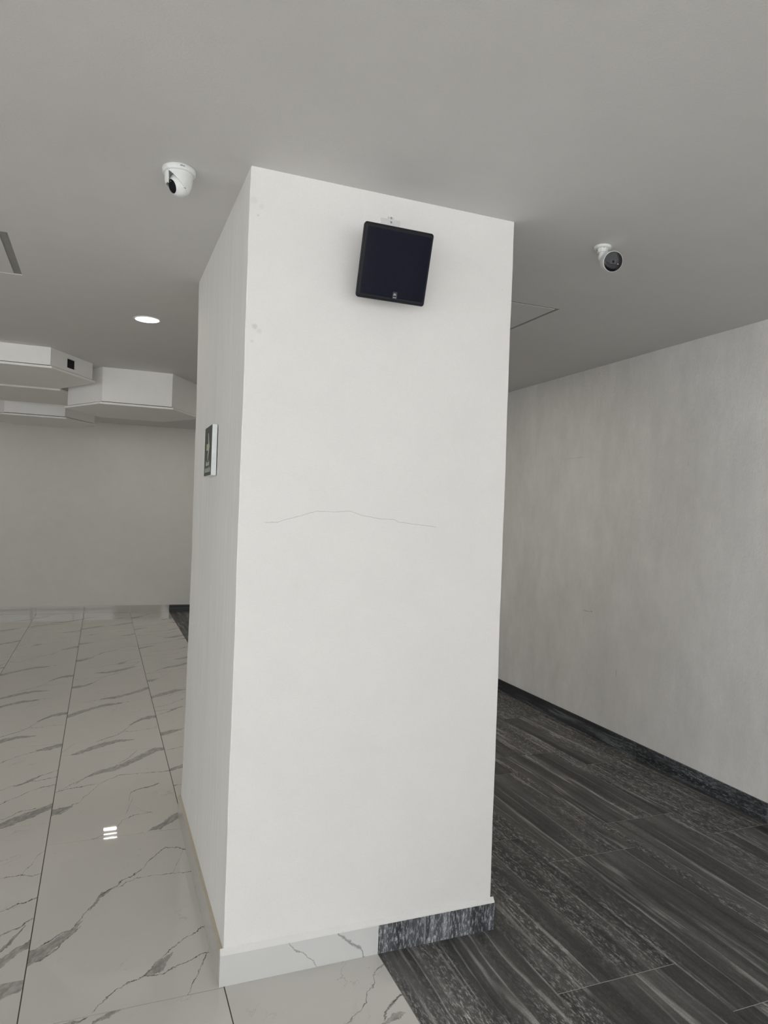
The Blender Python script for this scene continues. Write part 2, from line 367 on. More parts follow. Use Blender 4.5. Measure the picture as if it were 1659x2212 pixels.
def orient(o, zdir, xhint=Vector((1, 0, 0)), loc=None):
    z = Vector(zdir).normalized(); x = (xhint - z * xhint.dot(z)).normalized(); y = z.cross(x)
    m = Matrix.Identity(4)
    for i in range(3): m[i][0], m[i][1], m[i][2] = x[i], y[i], z[i]
    m.translation = o.location if loc is None else Vector(loc)
    o.matrix_world = m
def text_mesh(name, s, size, mat, parent, mtx, extrude=0.0004, align='CENTER', sx=1.0):
    cu = bpy.data.curves.new(name, 'FONT'); cu.body = s; cu.size = size; cu.extrude = extrude; cu.align_x = align; cu.align_y = 'CENTER'
    cu.resolution_u = 3
    t = bpy.data.objects.new('tmp', cu); COL.objects.link(t)
    me = bpy.data.meshes.new_from_object(t.evaluated_get(bpy.context.evaluated_depsgraph_get()))
    bpy.data.objects.remove(t); bpy.data.curves.remove(cu)
    for v in me.vertices: v.co.x *= sx
    me.materials.clear()
    o = link(name, me, mat, parent); o.matrix_local = mtx
    return o
def empty(name, loc, label, cat, group=None):
    o = bpy.data.objects.new(name, None); COL.objects.link(o); o.location = loc; o.empty_display_size = 0.05
    o['label'] = label; o['category'] = cat
    if group: o['group'] = group
    return o
def struct(o, label, cat='structure'):
    o['kind'] = 'structure'; o['label'] = label; o['category'] = cat; return o

# ------------------------------------------------------------------ room shell
XB = 0.949                                             # marble / dark stone boundary
def wx(y): return XW + 0.0196 * y                      # right wall surface
bm = bmesh.new(); box(bm, X0 - .2, 4.2, Y0 - .2, YF + .2, -0.14, -0.012)
floor = struct(bm_obj('floor', bm, M_GROUT_M), 'tiled floor, polished white marble on the left and dark streaked stone on the right', 'floor')
bed = bx('marble_bed', X0, XB, Y0, YF, -0.012, -0.0022, M_GROUT_M, floor)
bed = bx('dark_bed', XB, 3.62, Y0, YF, -0.012, -0.0008, M_GROUT_D, floor)
def wallbox(name, pts, z0, z1, mat, label, loc=(0, 0, 0)):
    bm = bmesh.new(); prism(bm, [(x, y, z0) for x, y in pts], [(x, y, z1) for x, y in pts])
    return struct(bm_obj(name, bm, mat), label, 'wall')
wallbox('wall_right', [(wx(Y0), Y0), (wx(Y0) + .2, Y0), (wx(YF) + .2, YF), (wx(YF), YF)], 0, ZC, M_WALLR, 'rough pale grey plaster wall on the right above the dark floor')
wallbox('wall_back', [(X0, YF), (3.7, YF), (3.7, YF + .2), (X0, YF + .2)], 0, ZC, M_WALL, 'smooth cream wall at the far end of the marble floor')
wallbox('wall_left', [(X0 - .2, LWY), (X0, LWY), (X0, YF), (X0 - .2, YF)], 0, ZC, M_WALL, 'plain cream wall on the far left outside the view')

# ceiling with openings for hatches and lamps
HOLES = [(-1.002, -.402, 3.322, 3.922), (1.614, 2.214, 3.144, 3.744)]
bm = bmesh.new()
xs = sorted({X0, 3.7} | {h[0] for h in HOLES} | {h[1] for h in HOLES}); ys = sorted({Y0, YF} | {h[2] for h in HOLES} | {h[3] for h in HOLES})
for i in range(len(xs) - 1):
    for j in range(len(ys) - 1):
        cx_, cy_ = (xs[i] + xs[i + 1]) / 2, (ys[j] + ys[j + 1]) / 2
        if any(h[0] < cx_ < h[1] and h[2] < cy_ < h[3] for h in HOLES): continue
        bm.faces.new([bm.verts.new((xs[a], ys[b], ZC)) for a, b in ((i, j), (i, j + 1), (i + 1, j + 1), (i + 1, j))])
for x0, x1, y0, y1 in HOLES:
    q = [(x0, y0), (x1, y0), (x1, y1), (x0, y1)]
    for a in range(4):
        p, r_ = q[a], q[(a + 1) % 4]
        bm.faces.new([bm.verts.new(t) for t in ((*p, ZC), (*r_, ZC), (*r_, ZC + .05), (*p, ZC + .05))])
box(bm, X0 - .2, 3.9, Y0, YF + .2, ZC + .05, ZC + .2)
bmesh.ops.remove_doubles(bm, verts=bm.verts, dist=1e-5)
me = bpy.data.meshes.new('ceiling'); bm.to_mesh(me); bm.free()
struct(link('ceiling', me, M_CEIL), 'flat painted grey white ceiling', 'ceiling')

# glazed opening behind the camera
wn = bpy.data.objects.new('window_1', None); COL.objects.link(wn); wn.location = (-1.4, Y0, 0); struct(wn, 'wide glazed front behind the viewpoint', 'window')
for i in range(8):
    x = X0 + 0.03 + i * (3.16 - X0 - .06) / 7
    o = bx('mullion', x - .03, x + .03, Y0 - .04, Y0 + .04, 0, ZC, M_FRAME, None); o.parent = wn; o.location -= wn.location
for z in (0.0, 2.1, 2.58):
    o = bx('window_rail', X0, 3.16, Y0 - .04, Y0 + .04, z, z + .06, M_FRAME, None); o.parent = wn; o.location -= wn.location
# added glazed opening at the near end of the left wall, brightens the right wall
wn = bpy.data.objects.new('fill_window', None); COL.objects.link(wn); wn.location = (X0, .5, 0); struct(wn, 'added glazed side opening in the left wall outside the view, for more light', 'window')
for i in range(5):
    y = Y0 + .07 + i * (LWY - Y0 - .1) / 4
    o = bx('mullion', X0 - .12, X0 - .04, y - .03, y + .03, 0, ZC, M_FRAME, None); o.parent = wn; o.location -= wn.location
for z in (0.0, 2.1, 2.58):
    o = bx('window_rail', X0 - .12, X0 - .04, Y0, LWY, z, z + .06, M_FRAME, None); o.parent = wn; o.location -= wn.location

# ------------------------------------------------------------------ floor tiles
def tile_mesh(name, x0, x1, y0, y1, mat, th=0.011, gx=.0015, gy=.001, top=0.0):
    bm = bmesh.new(); x0 += gx; x1 -= gx; y0 += gy; y1 -= gy; e = 0.0006
    prism(bm, [(x0, y0, -th), (x1, y0, -th), (x1, y1, -th), (x0, y1, -th)], [(x0, y0, top - e), (x1, y0, top - e), (x1, y1, top - e), (x0, y1, top - e)])
    bm.faces.ensure_lookup_table()
    tf = max(bm.faces, key=lambda f: f.calc_center_median().z)
    r = bmesh.ops.inset_region(bm, faces=[tf], thickness=e)
    for v in tf.verts: v.co.z = top
    bmesh.ops.recalc_face_normals(bm, faces=bm.faces)
    me = bpy.data.meshes.new(name); bm.to_mesh(me); bm.free(); me.materials.append(mat); return me
cache = {}
def tile(px, py, cx0, cx1, cy0, cy1, mat, rot=False, kind='m'):
    """tile whose print starts at (px, py); c* = what is left of it after cutting"""
    tw, tl = (.5985, 1.2) if kind == 'm' else (.4855, 1.0)
    if rot:
        a = (px + tw - cx1, px + tw - cx0, py + tl - cy1, py + tl - cy0)
    else: a = (cx0 - px, cx1 - px, cy0 - py, cy1 - py)
    key = (mat.name,) + tuple(round(t, 4) for t in a)
    if key not in cache: cache[key] = tile_mesh('tile', *a, mat, gx=.0019 if kind == 'm' else .0004, gy=.0014 if kind == 'm' else .0017)
    o = bpy.data.objects.new('tile', cache[key]); COL.objects.link(o); o.parent = floor
    if rot: o.location = (px + tw, py + tl, 0); o.rotation_euler = (0, 0, math.pi)
    else: o.location = (px, py, 0)
XM = [.4165 - .598 * i for i in range(1, 11)]          # left edges of marble columns
special = {(0, 1): 'a', (0, 2): 'b', (0, 3): 'c', (0, 0): 'g', (1, 1): 'd', (1, 2): 'e', (1, 0): 'b', (1, 3): 'c'}
xk = [.4165] + XM
for ci, x in enumerate(xk):
    x1 = XB if ci == 0 else x + .598
    start = 2.285 if ci in (1, 3, 5, 7, 9) else 2.525
    n0 = -7
    for rj in range(n0, 9):
        y = start + 1.2 * rj
        a, b = max(y, Y0), min(y + 1.2, YF)
        if b - a < 0.02: continue
        kk = (ci - 1, rj + 1)
        if ci >= 1 and kk in special: pr, rot = special[kk], False
        else: pr, rot = random.choice('abcde'), random.random() < 0.4
        if ci == 0 and rj in (-1, 0, 1): pr, rot = ('f' if rj == -1 else 'd'), False
        tile(x, y, x, x1, a, b, MARBLE[pr], rot)
DX = [(XB, 1.43, .66), (1.43, 1.915, .907), (1.915, 2.402, .657), (2.402, 2.892, .913), (2.892, 3.378, .652), (3.378, 3.6, .4)]
for x0, x1, st in DX:
    for rj in range(-6, 12):
        y = st + rj * 1.0; a, b = max(y, Y0), min(y + 1, YF)
        if b - a < .02: continue
        tile(x0, y, x0, x1, a, b, M_DARK, False, 'd')

# ------------------------------------------------------------------ column
CX0, CX1, CY0, CY1 = .412, 1.402, 2.299, 3.614
bm = bmesh.new(); rings = []
def wob(z, s): return 0.0007 * (math.sin(z * 7.3 + s) + math.sin(z * 17.1 + 2.1 * s) * .6 + math.sin(z * 41 + s * 3.3) * .35)
NZ = 70
for i in range(NZ + 1):
    z = ZC * i / NZ; bow = 0.009 * max(0, 1 - ((z - 1.35) / 1.25) ** 2); c = .003
    ax, ay = CX0 + wob(z, 0), CY0; bx_, by = CX1 + wob(z, 2), CY0; dx, dy = CX1 + wob(z, 4), CY1; ex, ey = CX0 + wob(z, 5) + bow, CY1
    pts = [(ax, ay + c), (ax + c, ay), (bx_ - c, by), (bx_, by + c), (dx, dy - c), (dx - c, dy), (ex + c, ey), (ex, ey - c)]
    rings.append([bm.verts.new((x, y, z)) for x, y in pts])
for a, b in zip(rings, rings[1:]):
    for i in range(8): bm.faces.new([a[i], a[(i + 1) % 8], b[(i + 1) % 8], b[i]])
bm.faces.new(rings[0][::-1]); bm.faces.new(rings[-1])
# the left side is rougher: second material slot
o = bm_obj('column', bm, M_COLUMN); struct(o, 'broad white plastered square column standing in the middle of the room', 'column')
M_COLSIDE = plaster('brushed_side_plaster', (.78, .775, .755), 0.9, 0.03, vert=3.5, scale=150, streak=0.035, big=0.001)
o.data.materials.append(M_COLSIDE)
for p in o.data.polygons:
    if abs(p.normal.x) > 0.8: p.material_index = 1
column = o

# skirting tiles round the column
T, SH = .012, .1
def sk_empty(name, label):
    e = bpy.data.objects.new(name, None); COL.objects.link(e); struct(e, label, 'skirting'); return e
def sk(parent, x0, x1, y0, y1, mat, h=SH):
    b = bx('skirting_tile', x0, x1, y0, y1, 0, h, mat, parent, bevel=.0008); return b
def vein_skirt():
    k = NT('marble_column_skirting'); c = k.coord(); s = k.sep(c)
    n = k.noise(c, 26, 6, .65)
    u = k.math('ADD', s[0], .273); u = k.math('ADD', u, k.math('MULTIPLY', k.math('SUBTRACT', n, .5), .03)); v = k.math('ADD', s[2], k.math('MULTIPLY', k.math('SUBTRACT', n, .5), .02))
    tot = None
    for L, a in (([(.225, .098, .005), (.251, .072, .005), (.283, .05, .004), (.310, .026, .004), (.330, -.0, .004)], .55), ([(.40, .098, .009), (.432, .071, .009), (.481, .03, .008), (.496, .0, .006)], .6)):
        m = k.math('MULTIPLY', k.line(u, k.math('ADD', v, .01), [(p, q + .01, w) for p, q, w in L], .6, .12, .1), a)
        tot = m if tot is None else k.math('MAXIMUM', tot, m)
    return k.done(k.mix(tot, (.66, .67, .66), (.12, .12, .12)), .12, spec=.55)
e = sk_empty('baseboard_front', 'low tile skirting round the foot of the column, marble turning to dark stone')
sk(e, CX0 - T, XB - .001, CY0 - T, CY0 - .0002, vein_skirt())
sk(e, XB + .0005, CX1 + T, CY0 - T, CY0 - .0002, M_DARK_SK)
sk(e, CX0 - T, CX0 - .0004, CY0 + .0003, 2.93, M_SKIRT_M); sk(e, CX0 - T, CX0 - .0004, 2.931, CY1 + T, M_SKIRT_M)
sk(e, CX1 + .0004, CX1 + T, CY0 + .0003, 3.0, M_DARK_SW); sk(e, CX1 + .0004, CX1 + T, 3.001, CY1 + T, M_DARK_SW)
sk(e, CX0, XB, CY1 + .0003, CY1 + T, M_SKIRT_M); sk(e, XB + .001, CX1, CY1 + .0003, CY1 + T, M_DARK_SW)
# plaster fillet above the skirting: sloped in front and right, rough tan top on the left
bm = bmesh.new(); N = 40; rs = []
for i in range(N + 1):
    x = CX0 - T + .001 + (CX1 + T - CX0 + T - .002) * i / N; w = .0012 * math.sin(i * 2.3) + .0008 * math.sin(i * 5.1)
    rs.append([bm.verts.new(p) for p in ((x, CY0 - T + .0005, SH), (x, CY0 - T + .001, SH + .004 + w * .5), (x, CY0 - .0002, SH + .018 + w), (x, CY0 - .0002, SH))])
for a, b in zip(rs, rs[1:]):
    for i in range(4): bm.faces.new([a[i], a[(i + 1) % 4], b[(i + 1) % 4], b[i]])
bm.faces.new(rs[0]); bm.faces.new(rs[-1][::-1])
struct(bm_obj('trim_1', bm, M_FILLET), 'white filler sloping from the column face onto the skirting', 'trim')
bm = bmesh.new(); prism(bm, [(CX0 - T, CY0, SH), (CX0, CY0, SH), (CX0, CY1 + T, SH), (CX0 - T, CY1 + T, SH)], [(CX0 - T + .002, CY0, SH + .002), (CX0, CY0, SH + .006), (CX0, CY1 + T, SH + .006), (CX0 - T + .002, CY1 + T, SH + .002)])
struct(bm_obj('trim_2', bm, M_TAN), 'tan cement edge on top of the skirting along the left side of the column', 'trim')
# right wall skirting
e = sk_empty('baseboard_right', 'dark stone skirting tiles along the foot of the right wall')
for j in range(-8, 9):
    y0, y1 = 2.657 + j * 1.0025, 2.657 + (j + 1) * 1.0025; y0 = max(y0, Y0); y1 = min(y1, YF - .012)
    if y1 - y0 < .05: continue
    bm = bmesh.new(); g_ = .0012; a0, a1 = y0 + g_, y1 - g_
    q = [(wx(a0) - .01, a0), (wx(a0) - .0003, a0), (wx(a1) - .0003, a1), (wx(a1) - .01, a1)]
    prism(bm, [(x, y - y0, 0) for x, y in q], [(x, y - y0, SH) for x, y in q]); bm_obj('skirting_tile', bm, M_DARK_SW, e, (0, y0, 0))
    bm = bmesh.new(); q = [(wx(y0) - .0085, y0 - g_), (wx(y0) - .0003, y0 - g_), (wx(y0) - .0003, y0 + g_), (wx(y0) - .0085, y0 + g_)]
    prism(bm, [(x, y, 0) for x, y in q], [(x, y, SH - .001) for x, y in q]); bm_obj('grout_line', bm, M_GROUT_D, e)
# far wall skirting
e = sk_empty('baseboard_back', 'marble skirting tiles at the foot of the far wall, dark stone at the right end')
for x in xk:
    x1 = XB if x > .4 else x + .598
    if x < -5.9: continue
    sk(e, x + .001, x1 - .001, YF - .01, YF - .0003, M_SKIRT_M)
for x in [XB + .5 * i for i in range(5)]: sk(e, x + .001, min(x + .499, 3.38), YF - .01, YF - .0003, M_DARK_SW)

# ------------------------------------------------------------------ hexagonal ceiling boxes
S6 = .55
def hexpts(cx, cy, s): return [(cx + s * math.cos(math.radians(a)), cy + s * math.sin(math.radians(a))) for a in (240, 300, 0, 60, 120, 180)]
def hexbox(cx, cy, zb, label, hole=False):
    e = empty('ceiling_box', (cx, cy, zb - .02), label, 'ceiling box', 'hexagonal boxes hanging under the ceiling')
    P_, Q_ = hexpts(0, 0, S6), hexpts(0, 0, S6 - .018); zo = .0245
    for i in range(6):
        p0, p1, q0, q1 = P_[i], P_[(i + 1) % 6], Q_[i], Q_[(i + 1) % 6]; z0, z1 = zo, ZC - (zb - .02)
        bm = bmesh.new()
        if hole and i == 1:
            L = lambda a, b, t: (a[0] + (b[0] - a[0]) * t, a[1] + (b[1] - a[1]) * t)
            ts = [0, .2074 / S6, .324 / S6, 1]; zz = [z0, .052, z1 - .031, z1]
            vs = {}
            for side, (a, b) in enumerate(((p0, p1), (q0, q1))):
                for m_ in range(4):
                    for n_ in range(4): vs[side, m_, n_] = bm.verts.new((*L(a, b, ts[m_]), zz[n_]))
            for m_ in range(3):
                for n_ in range(3):
                    if (m_, n_) == (1, 1): continue
                    for sd in (0, 1): bm.faces.new([vs[sd, m_, n_], vs[sd, m_ + 1, n_], vs[sd, m_ + 1, n_ + 1], vs[sd, m_, n_ + 1]])
            for (a, b) in (((1, 1), (2, 1)), ((2, 1), (2, 2)), ((2, 2), (1, 2)), ((1, 2), (1, 1))):
                bm.faces.new([vs[0, a[0], a[1]], vs[0, b[0], b[1]], vs[1, b[0], b[1]], vs[1, a[0], a[1]]])
            for m_ in range(3):
                for n_ in (0, 3): bm.faces.new([vs[0, m_, n_], vs[0, m_ + 1, n_], vs[1, m_ + 1, n_], vs[1, m_, n_]])
        else:
            prism(bm, [(*p0, z0), (*p1, z0), (*q1, z0), (*q0, z0)], [(*p0, z1), (*p1, z1), (*q1, z1), (*q0, z1)])
        o = bm_obj('side_panel', bm, M_HEX, e)
        if hole and i == 1: o['label'] = 'side panel with a small square opening cut in it'
    if hole:
        bm = bmesh.new(); a = Vector((*P_[1], 0)); d = Vector((math.cos(math.radians(60)), math.sin(math.radians(60)), 0)); n = Vector((-d.y, d.x, 0))
        c0 = a + d * .19 + n * .022; c1 = a + d * .34 + n * .022
        prism(bm, [(c0.x, c0.y, .03), (c1.x, c1.y, .03), (c1.x + n.x * .06, c1.y + n.y * .06, .03), (c0.x + n.x * .06, c0.y + n.y * .06, .03)], [(c0.x, c0.y, .135), (c1.x, c1.y, .135), (c1.x + n.x * .06, c1.y + n.y * .06, .135), (c0.x + n.x * .06, c0.y + n.y * .06, .135)])
        bm_obj('opening_shade', bm, M_DARKHOLE, e)['label'] = 'black box added for the dark inside of the square opening'  # black stands in for the shade inside the closed box
    R_ = hexpts(0, 0, S6 + .024); bm = bmesh.new(); prism(bm, [(*p, 0) for p in R_], [(*p, .0165) for p in R_])
    bm_obj('bottom_plate', bm, M_HEX, e, bevel=.0015)
    R_ = hexpts(0, 0, S6 - .014); bm = bmesh.new(); prism(bm, [(*p, .0165) for p in R_], [(*p, .0245) for p in R_])
    bm_obj('gap_shade', bm, M_LED_GREY, e)  # dark strip standing in for the shadow gap above the plate
    return e
hexbox(-.655, 6.139, 2.517, 'white hexagonal ceiling box with a square black opening in its side, nearest the far left', True)
hexbox(-.655, 7.205, 2.512, 'flat hexagonal ceiling box seen mostly from below, tucked behind the one with the opening')
hexbox(.246, 6.715, 2.366, 'deep white hexagonal ceiling box reaching behind the left side of the column')
hexbox(-.655, 8.41, 2.400, 'lowest small looking hexagonal ceiling box, farthest back before the cream wall')

# ------------------------------------------------------------------ access hatches
def hatch(x0, x1, y0, y1, gx, gy, label):
    e = empty('access_hatch', ((x0 + x1) / 2, (y0 + y1) / 2, ZC), label, 'hatch'); cx_, cy_ = e.location.x, e.location.y
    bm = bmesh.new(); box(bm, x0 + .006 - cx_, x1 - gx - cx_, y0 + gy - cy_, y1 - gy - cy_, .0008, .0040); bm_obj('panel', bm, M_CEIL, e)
    bm = bmesh.new(); o, i_ = (x0 + .001 - cx_, x1 - .001 - cx_, y0 + .001 - cy_, y1 - .001 - cy_), .0
    for a in (o,): box(bm, *a, .0045, .049)
    bm_obj('frame', bm, M_HATCHSHADE, e)  # grey sheet above the panel, stands in for shade in the gap
hatch(*HOLES[0], .036, .010, 'recessed square ceiling hatch cut off by the left edge of the view')
hatch(*HOLES[1], .019, .020, 'recessed square ceiling hatch partly hidden behind the right edge of the column')

# ------------------------------------------------------------------ downlights, real ones and added unseen ones
def downlight(x, y, label, bars=False, power=7):
    e = empty('downlight', (x, y, ZC), label, 'ceiling light')
    if not bars:
        bm = bmesh.new(); lathe(bm, [(.066, -.0005), (.070, -.004), (.076, -.004), (.081, -.001), (.081, 0), (.066, 0)], 48); bm_obj('trim_ring', bm, M_WHITE, e, smooth=True)
        bm = bmesh.new(); lathe(bm, [(0, -.003), (.068, -.003), (.068, 0), (0, 0)], 48); bm_obj('diffuser', bm, M_LED, e)
    else:
        bm = bmesh.new(); box(bm, -.10, .10, -.17, .19, -.004, 0); bm_obj('frame', bm, M_WHITE, e, bevel=.001)
        for a, b in ((-.14, -.118), (-.02, -.006), (.10, .165)):
            bm = bmesh.new(); box(bm, -.075, .075, a, b, -.006, -.004); bm_obj('diffuser', bm, M_LED_BAR, e)
    if bars: return
    l = bpy.data.lights.new('downlight_lamp', 'AREA'); l.shape = 'DISK'; l.size = .13; l.energy = power; l.color = (1, .93, .82)
    lo = bpy.data.objects.new('lamp', l); COL.objects.link(lo); lo.parent = e; lo.location = (0, 0, -.008)
M_LED_BAR = emis('lit_bars', (1.0, .95, .87), 34.0)
downlight(.216, 4.483, 'round recessed downlight glowing in the ceiling left of the column')
downlight(.235, 9.56, 'hidden louvred ceiling light behind the hexagonal boxes, seen only as a reflection in the marble', True, 5)

downlight(2.0, 4.6, 'added round downlight hidden behind the column, brightening the right wall', power=5)  # made-up unseen lamp, lifts the right wall
downlight(2.0, 7.0, 'second added round downlight, deeper in behind the column, brightening the right wall', power=5)  # another made-up lamp for the right wall, out of sight

downlight(1.25, 9.3, 'added round downlight hidden beyond the column, brightening the cream wall', power=4)  # lamp added out of sight to warm the far wall
downlight(-1.75, 9.3, 'added round downlight just outside the left edge of the view, brightening the cream wall', power=4.5)  # added off-view lamp, more light for the far wall

# ------------------------------------------------------------------ turret camera
def frame(tw):
    tw = Vector(tw).normalized(); r_ = up.cross(tw).normalized(); u_ = tw.cross(r_); return tw, r_, u_
tx, ty = .2, 2.432
e = empty('dome_camera', (tx, ty, ZC), 'white dome security camera on the ceiling left of the column', 'security camera')
tw, r_, u_ = frame((-tx, -ty, -(ZC - EYE)))
bm = bmesh.new(); lathe(bm, [(0, 0), (.0525, 0), (.054, -.004), (.053, -.0145), (.051, -.0178), (.046, -.0185), (0, -.0185)], 64); base_o = bm_obj('mounting_ring', bm, M_WHITE, e, smooth=True)
BC = Vector((0, 0, -.051)) + r_ * .0035                             # eyeball centre
lens = (tw * .53 - r_ * .80 - u_ * .20).normalized()
ncut = (-r_ * .70 - u_ * .62 + tw * .33).normalized()
bm = bmesh.new(); lathe(bm, [(.0455, -.0180), (.0455, -.025), (.0445, -.041), (.0415, -.056), (.037, -.068), (.031, -.077), (.024, -.082)], 96)
bmesh.ops.subdivide_edges(bm, edges=bm.edges, cuts=2, use_grid_fill=True)
CA, CB = BC + ncut * .004, -r_ * .0335
bmesh.ops.bisect_plane(bm, geom=bm.verts[:] + bm.edges[:] + bm.faces[:], plane_co=CA, plane_no=ncut)
bmesh.ops.bisect_plane(bm, geom=bm.verts[:] + bm.edges[:] + bm.faces[:], plane_co=CB, plane_no=-r_)
def cutaway(f):
    c = f.calc_center_median()
    if (c - CA).dot(ncut) <= 0: return False
    return (c - CB).dot(-r_) < 0 or c.z < -.058
bmesh.ops.delete(bm, geom=[f for f in bm.faces if cutaway(f)], context='FACES')
o = bm_obj('shell', bm, M_WHITE, e, smooth=True); sm = o.modifiers.new('t', 'SOLIDIFY'); sm.thickness = .003; sm.offset = -1
bm = bmesh.new(); Rb = .0365
th0 = math.asin(.0222 / Rb)
prof = [(Rb * math.sin(t), Rb * math.cos(t)) for t in [math.pi - (math.pi - th0) * i / 30 for i in range(31)]]
prof[0] = (0, -Rb); prof += [(.0212, prof[-1][1] - .0005)]
lathe(bm, prof, 64); o = bm_obj('eyeball', bm, M_WHITE, e, smooth=True); zc_ = prof[-1][1]
def place_local(o, zdir, loc, parent):
    z = Vector(zdir).normalized(); x = (Vector((0, 0, 1)).cross(z)).normalized(); y = z.cross(x); m = Matrix.Identity(4)
    for i in range(3): m[i][0], m[i][1], m[i][2] = x[i], y[i], z[i]
    m.translation = Vector(loc); o.matrix_local = m
place_local(o, lens, BC, e); eb = o
bm = bmesh.new(); lathe(bm, [(.0217, zc_ - .001), (.0215, zc_ + .0006), (.018, zc_ + .0012), (0, zc_ + .0014)], 48); w = bm_obj('lens_window', bm, M_BLACK, eb, smooth=True)
bm = bmesh.new(); lathe(bm, [(.0017, 0), (.0015, .0006), (0, .0008)], 12); q = bm_obj('infrared_led', bm, M_SILVER, eb, (.003, .0155, zc_ + .0012))
bm = bmesh.new()
ta = math.atan2((-tw.y * 0 + (r_ * .55 + tw).y), (r_ * .55 + tw).x)
# small dark triangular notch where shell and eyeball meet
d0 = (tw * .84 + r_ * .42 - u_ * .10).normalized()
bm = bmesh.new(); prism(bm, [(-.0036, -.0027, 0), (.0036, -.0027, 0), (.0008, .0038, 0)], [(-.0036, -.0027, .002), (.0036, -.0027, .002), (.0008, .0038, .002)])
q = bm_obj('locking_notch', bm, M_PRINT, e); place_local(q, d0, BC + d0 * .0368, e)
# maker's wordmark bent round the ring
def ring_text(s, size, r, ang, z, mat, parent):
    cu = bpy.data.curves.new('t', 'FONT'); cu.body = s; cu.size = size; cu.align_x = 'CENTER'; cu.align_y = 'CENTER'; cu.extrude = .0001; cu.resolution_u = 2; cu.offset = .00008
    t = bpy.data.objects.new('tmp', cu); COL.objects.link(t)
    me = bpy.data.meshes.new_from_object(t.evaluated_get(bpy.context.evaluated_depsgraph_get())); bpy.data.objects.remove(t); bpy.data.curves.remove(cu)
    for v in me.vertices:
        a = ang + v.co.x / r; rr = r + v.co.z; v.co = (rr * math.cos(a), rr * math.sin(a), z + v.co.y)
    me.materials.clear(); return link('lettering', me, mat, parent)
ang = math.atan2((tw + r_ * .18).y, (tw + r_ * .18).x)
ring_text('alhua', .0075, .0538, ang, -.0085, M_PRINT, base_o)
base_o.data.materials.append(M_PRINT)

# ------------------------------------------------------------------ bullet camera
bx0, by0 = 1.845, 2.345
e = empty('bullet_camera', (bx0, by0, ZC), 'white bullet security camera with a black round front, on the ceiling right of the column', 'security camera')
tw, r_, u_ = frame((-bx0, -by0, -(ZC - EYE)))
bm = bmesh.new(); lathe(bm, [(0, 0), (.033, 0), (.034, -.002), (.0335, -.0085), (.031, -.0105), (0, -.0105)], 48); bo = bm_obj('mounting_base', bm, M_WHITE, e, smooth=True)
bm = bmesh.new(); lathe(bm, [(0, 0), (.0018, 0), (.0018, -.0012), (0, -.0012)], 10)
for a in (.3, 2.4, 4.5):
    b2 = bm.copy(); bm_obj('screw', b2, M_LED_GREY, bo, (.0225 * math.cos(a + 4), .0225 * math.sin(a + 4), -.0104))
bm.free()
bm = bmesh.new(); lathe(bm, [(.0205, -.0105), (.0205, -.025), (.0185, -.0265), (0, -.0265)], 8); q = bm_obj('locking_nut', bm, M_WHITE, e)
bm = bmesh.new(); lathe(bm, [(.0135, -.026), (.0125, -.031), (.015, -.037), (.0155, -.046), (.013, -.056), (0, -.060)], 32); bm_obj('neck', bm, M_WHITE, e, smooth=True)
bd = (tw * .93 + r_ * .35 - u_ * .03).normalized()
WB = 1.38
bc = r_ * .015 - u_ * .058 + tw * .008
bm = bmesh.new(); lathe(bm, [(0, -.012), (.011, -.0118), (.0155, -.008), (.0165, .004), (.0175, .012), (.0255, .020), (.0275, .026), (.0282, .062), (.0287, .068), (.0282, .070), (.0272, .0705)], 64); bmesh.ops.scale(bm, vec=(WB, WB, 1), verts=bm.verts); q = bm_obj('body', bm, M_WHITE, e, smooth=True)
place_local(q, bd, bc, e); body = q
bm = bmesh.new(); lathe(bm, [(0, .060), (.0272, .062), (.0272, .0706), (.0262, .0710), (.016, .0716), (0, .0718)], 64); bmesh.ops.scale(bm, vec=(WB, WB, 1), verts=bm.verts); bm_obj('front_glass', bm, M_BLACK, body, smooth=True)
bm = bmesh.new(); box(bm, -.0125, .0125, -.0095, .0095, .0712, .0724); q = bm_obj('lens_plate', bm, M_LED_GREY, body, bevel=.0015)
bm = bmesh.new(); lathe(bm, [(0, .0724), (.0050, .0724), (.0048, .0732), (0, .0736)], 32); bm_obj('lens', bm, M_BLACK, q, smooth=True)
bm = bmesh.new(); lathe(bm, [(0, .0716), (.0025, .0716), (.0022, .0724), (0, .0727)], 16); bm_obj('spot_led', bm, M_SILVER, body, (.0205, -.008, -.0005), smooth=True)

# ------------------------------------------------------------------ loudspeaker
sc = Vector((.8785, 2.1725, EYE + .8185)); tilt = math.atan2(.065, .223)
e = empty('loudspeaker', sc, 'square black wall loudspeaker tilted down, high on the front of the column', 'speaker')
# local frame: x right, y up along the grille, z out towards the room
ex_ = Vector((1, 0, 0)); ey_ = Vector((0, -math.sin(tilt), math.cos(tilt))); ez_ = ex_.cross(ey_)
Ms = Matrix.Identity(4)
for i in range(3): Ms[i][0], Ms[i][1], Ms[i][2] = ex_[i], ey_[i], ez_[i]
Ms.translation = sc; e.matrix_world = Ms
def rrect(w, h_, r, z, n=6):
    o = []
    for cx_, cy_, a0 in ((w / 2 - r, h_ / 2 - r, 0), (-w / 2 + r, h_ / 2 - r, 90), (-w / 2 + r, -h_ / 2 + r, 180), (w / 2 - r, -h_ / 2 + r, 270)):
        for i in range(n + 1):
            a = math.radians(a0 + 90 * i / n); o.append((cx_ + r * math.cos(a), cy_ + r * math.sin(a), z))
    return o
bm = bmesh.new(); rs = [[bm.verts.new(p) for p in rrect(*a)] for a in ((.232, .222, .006, 0), (.241, .232, .008, -.0035), (.246, .236, .009, -.010), (.243, .234, .010, -.022), (.20, .20, .02, -.050), (.15, .15, .02, -.068))]
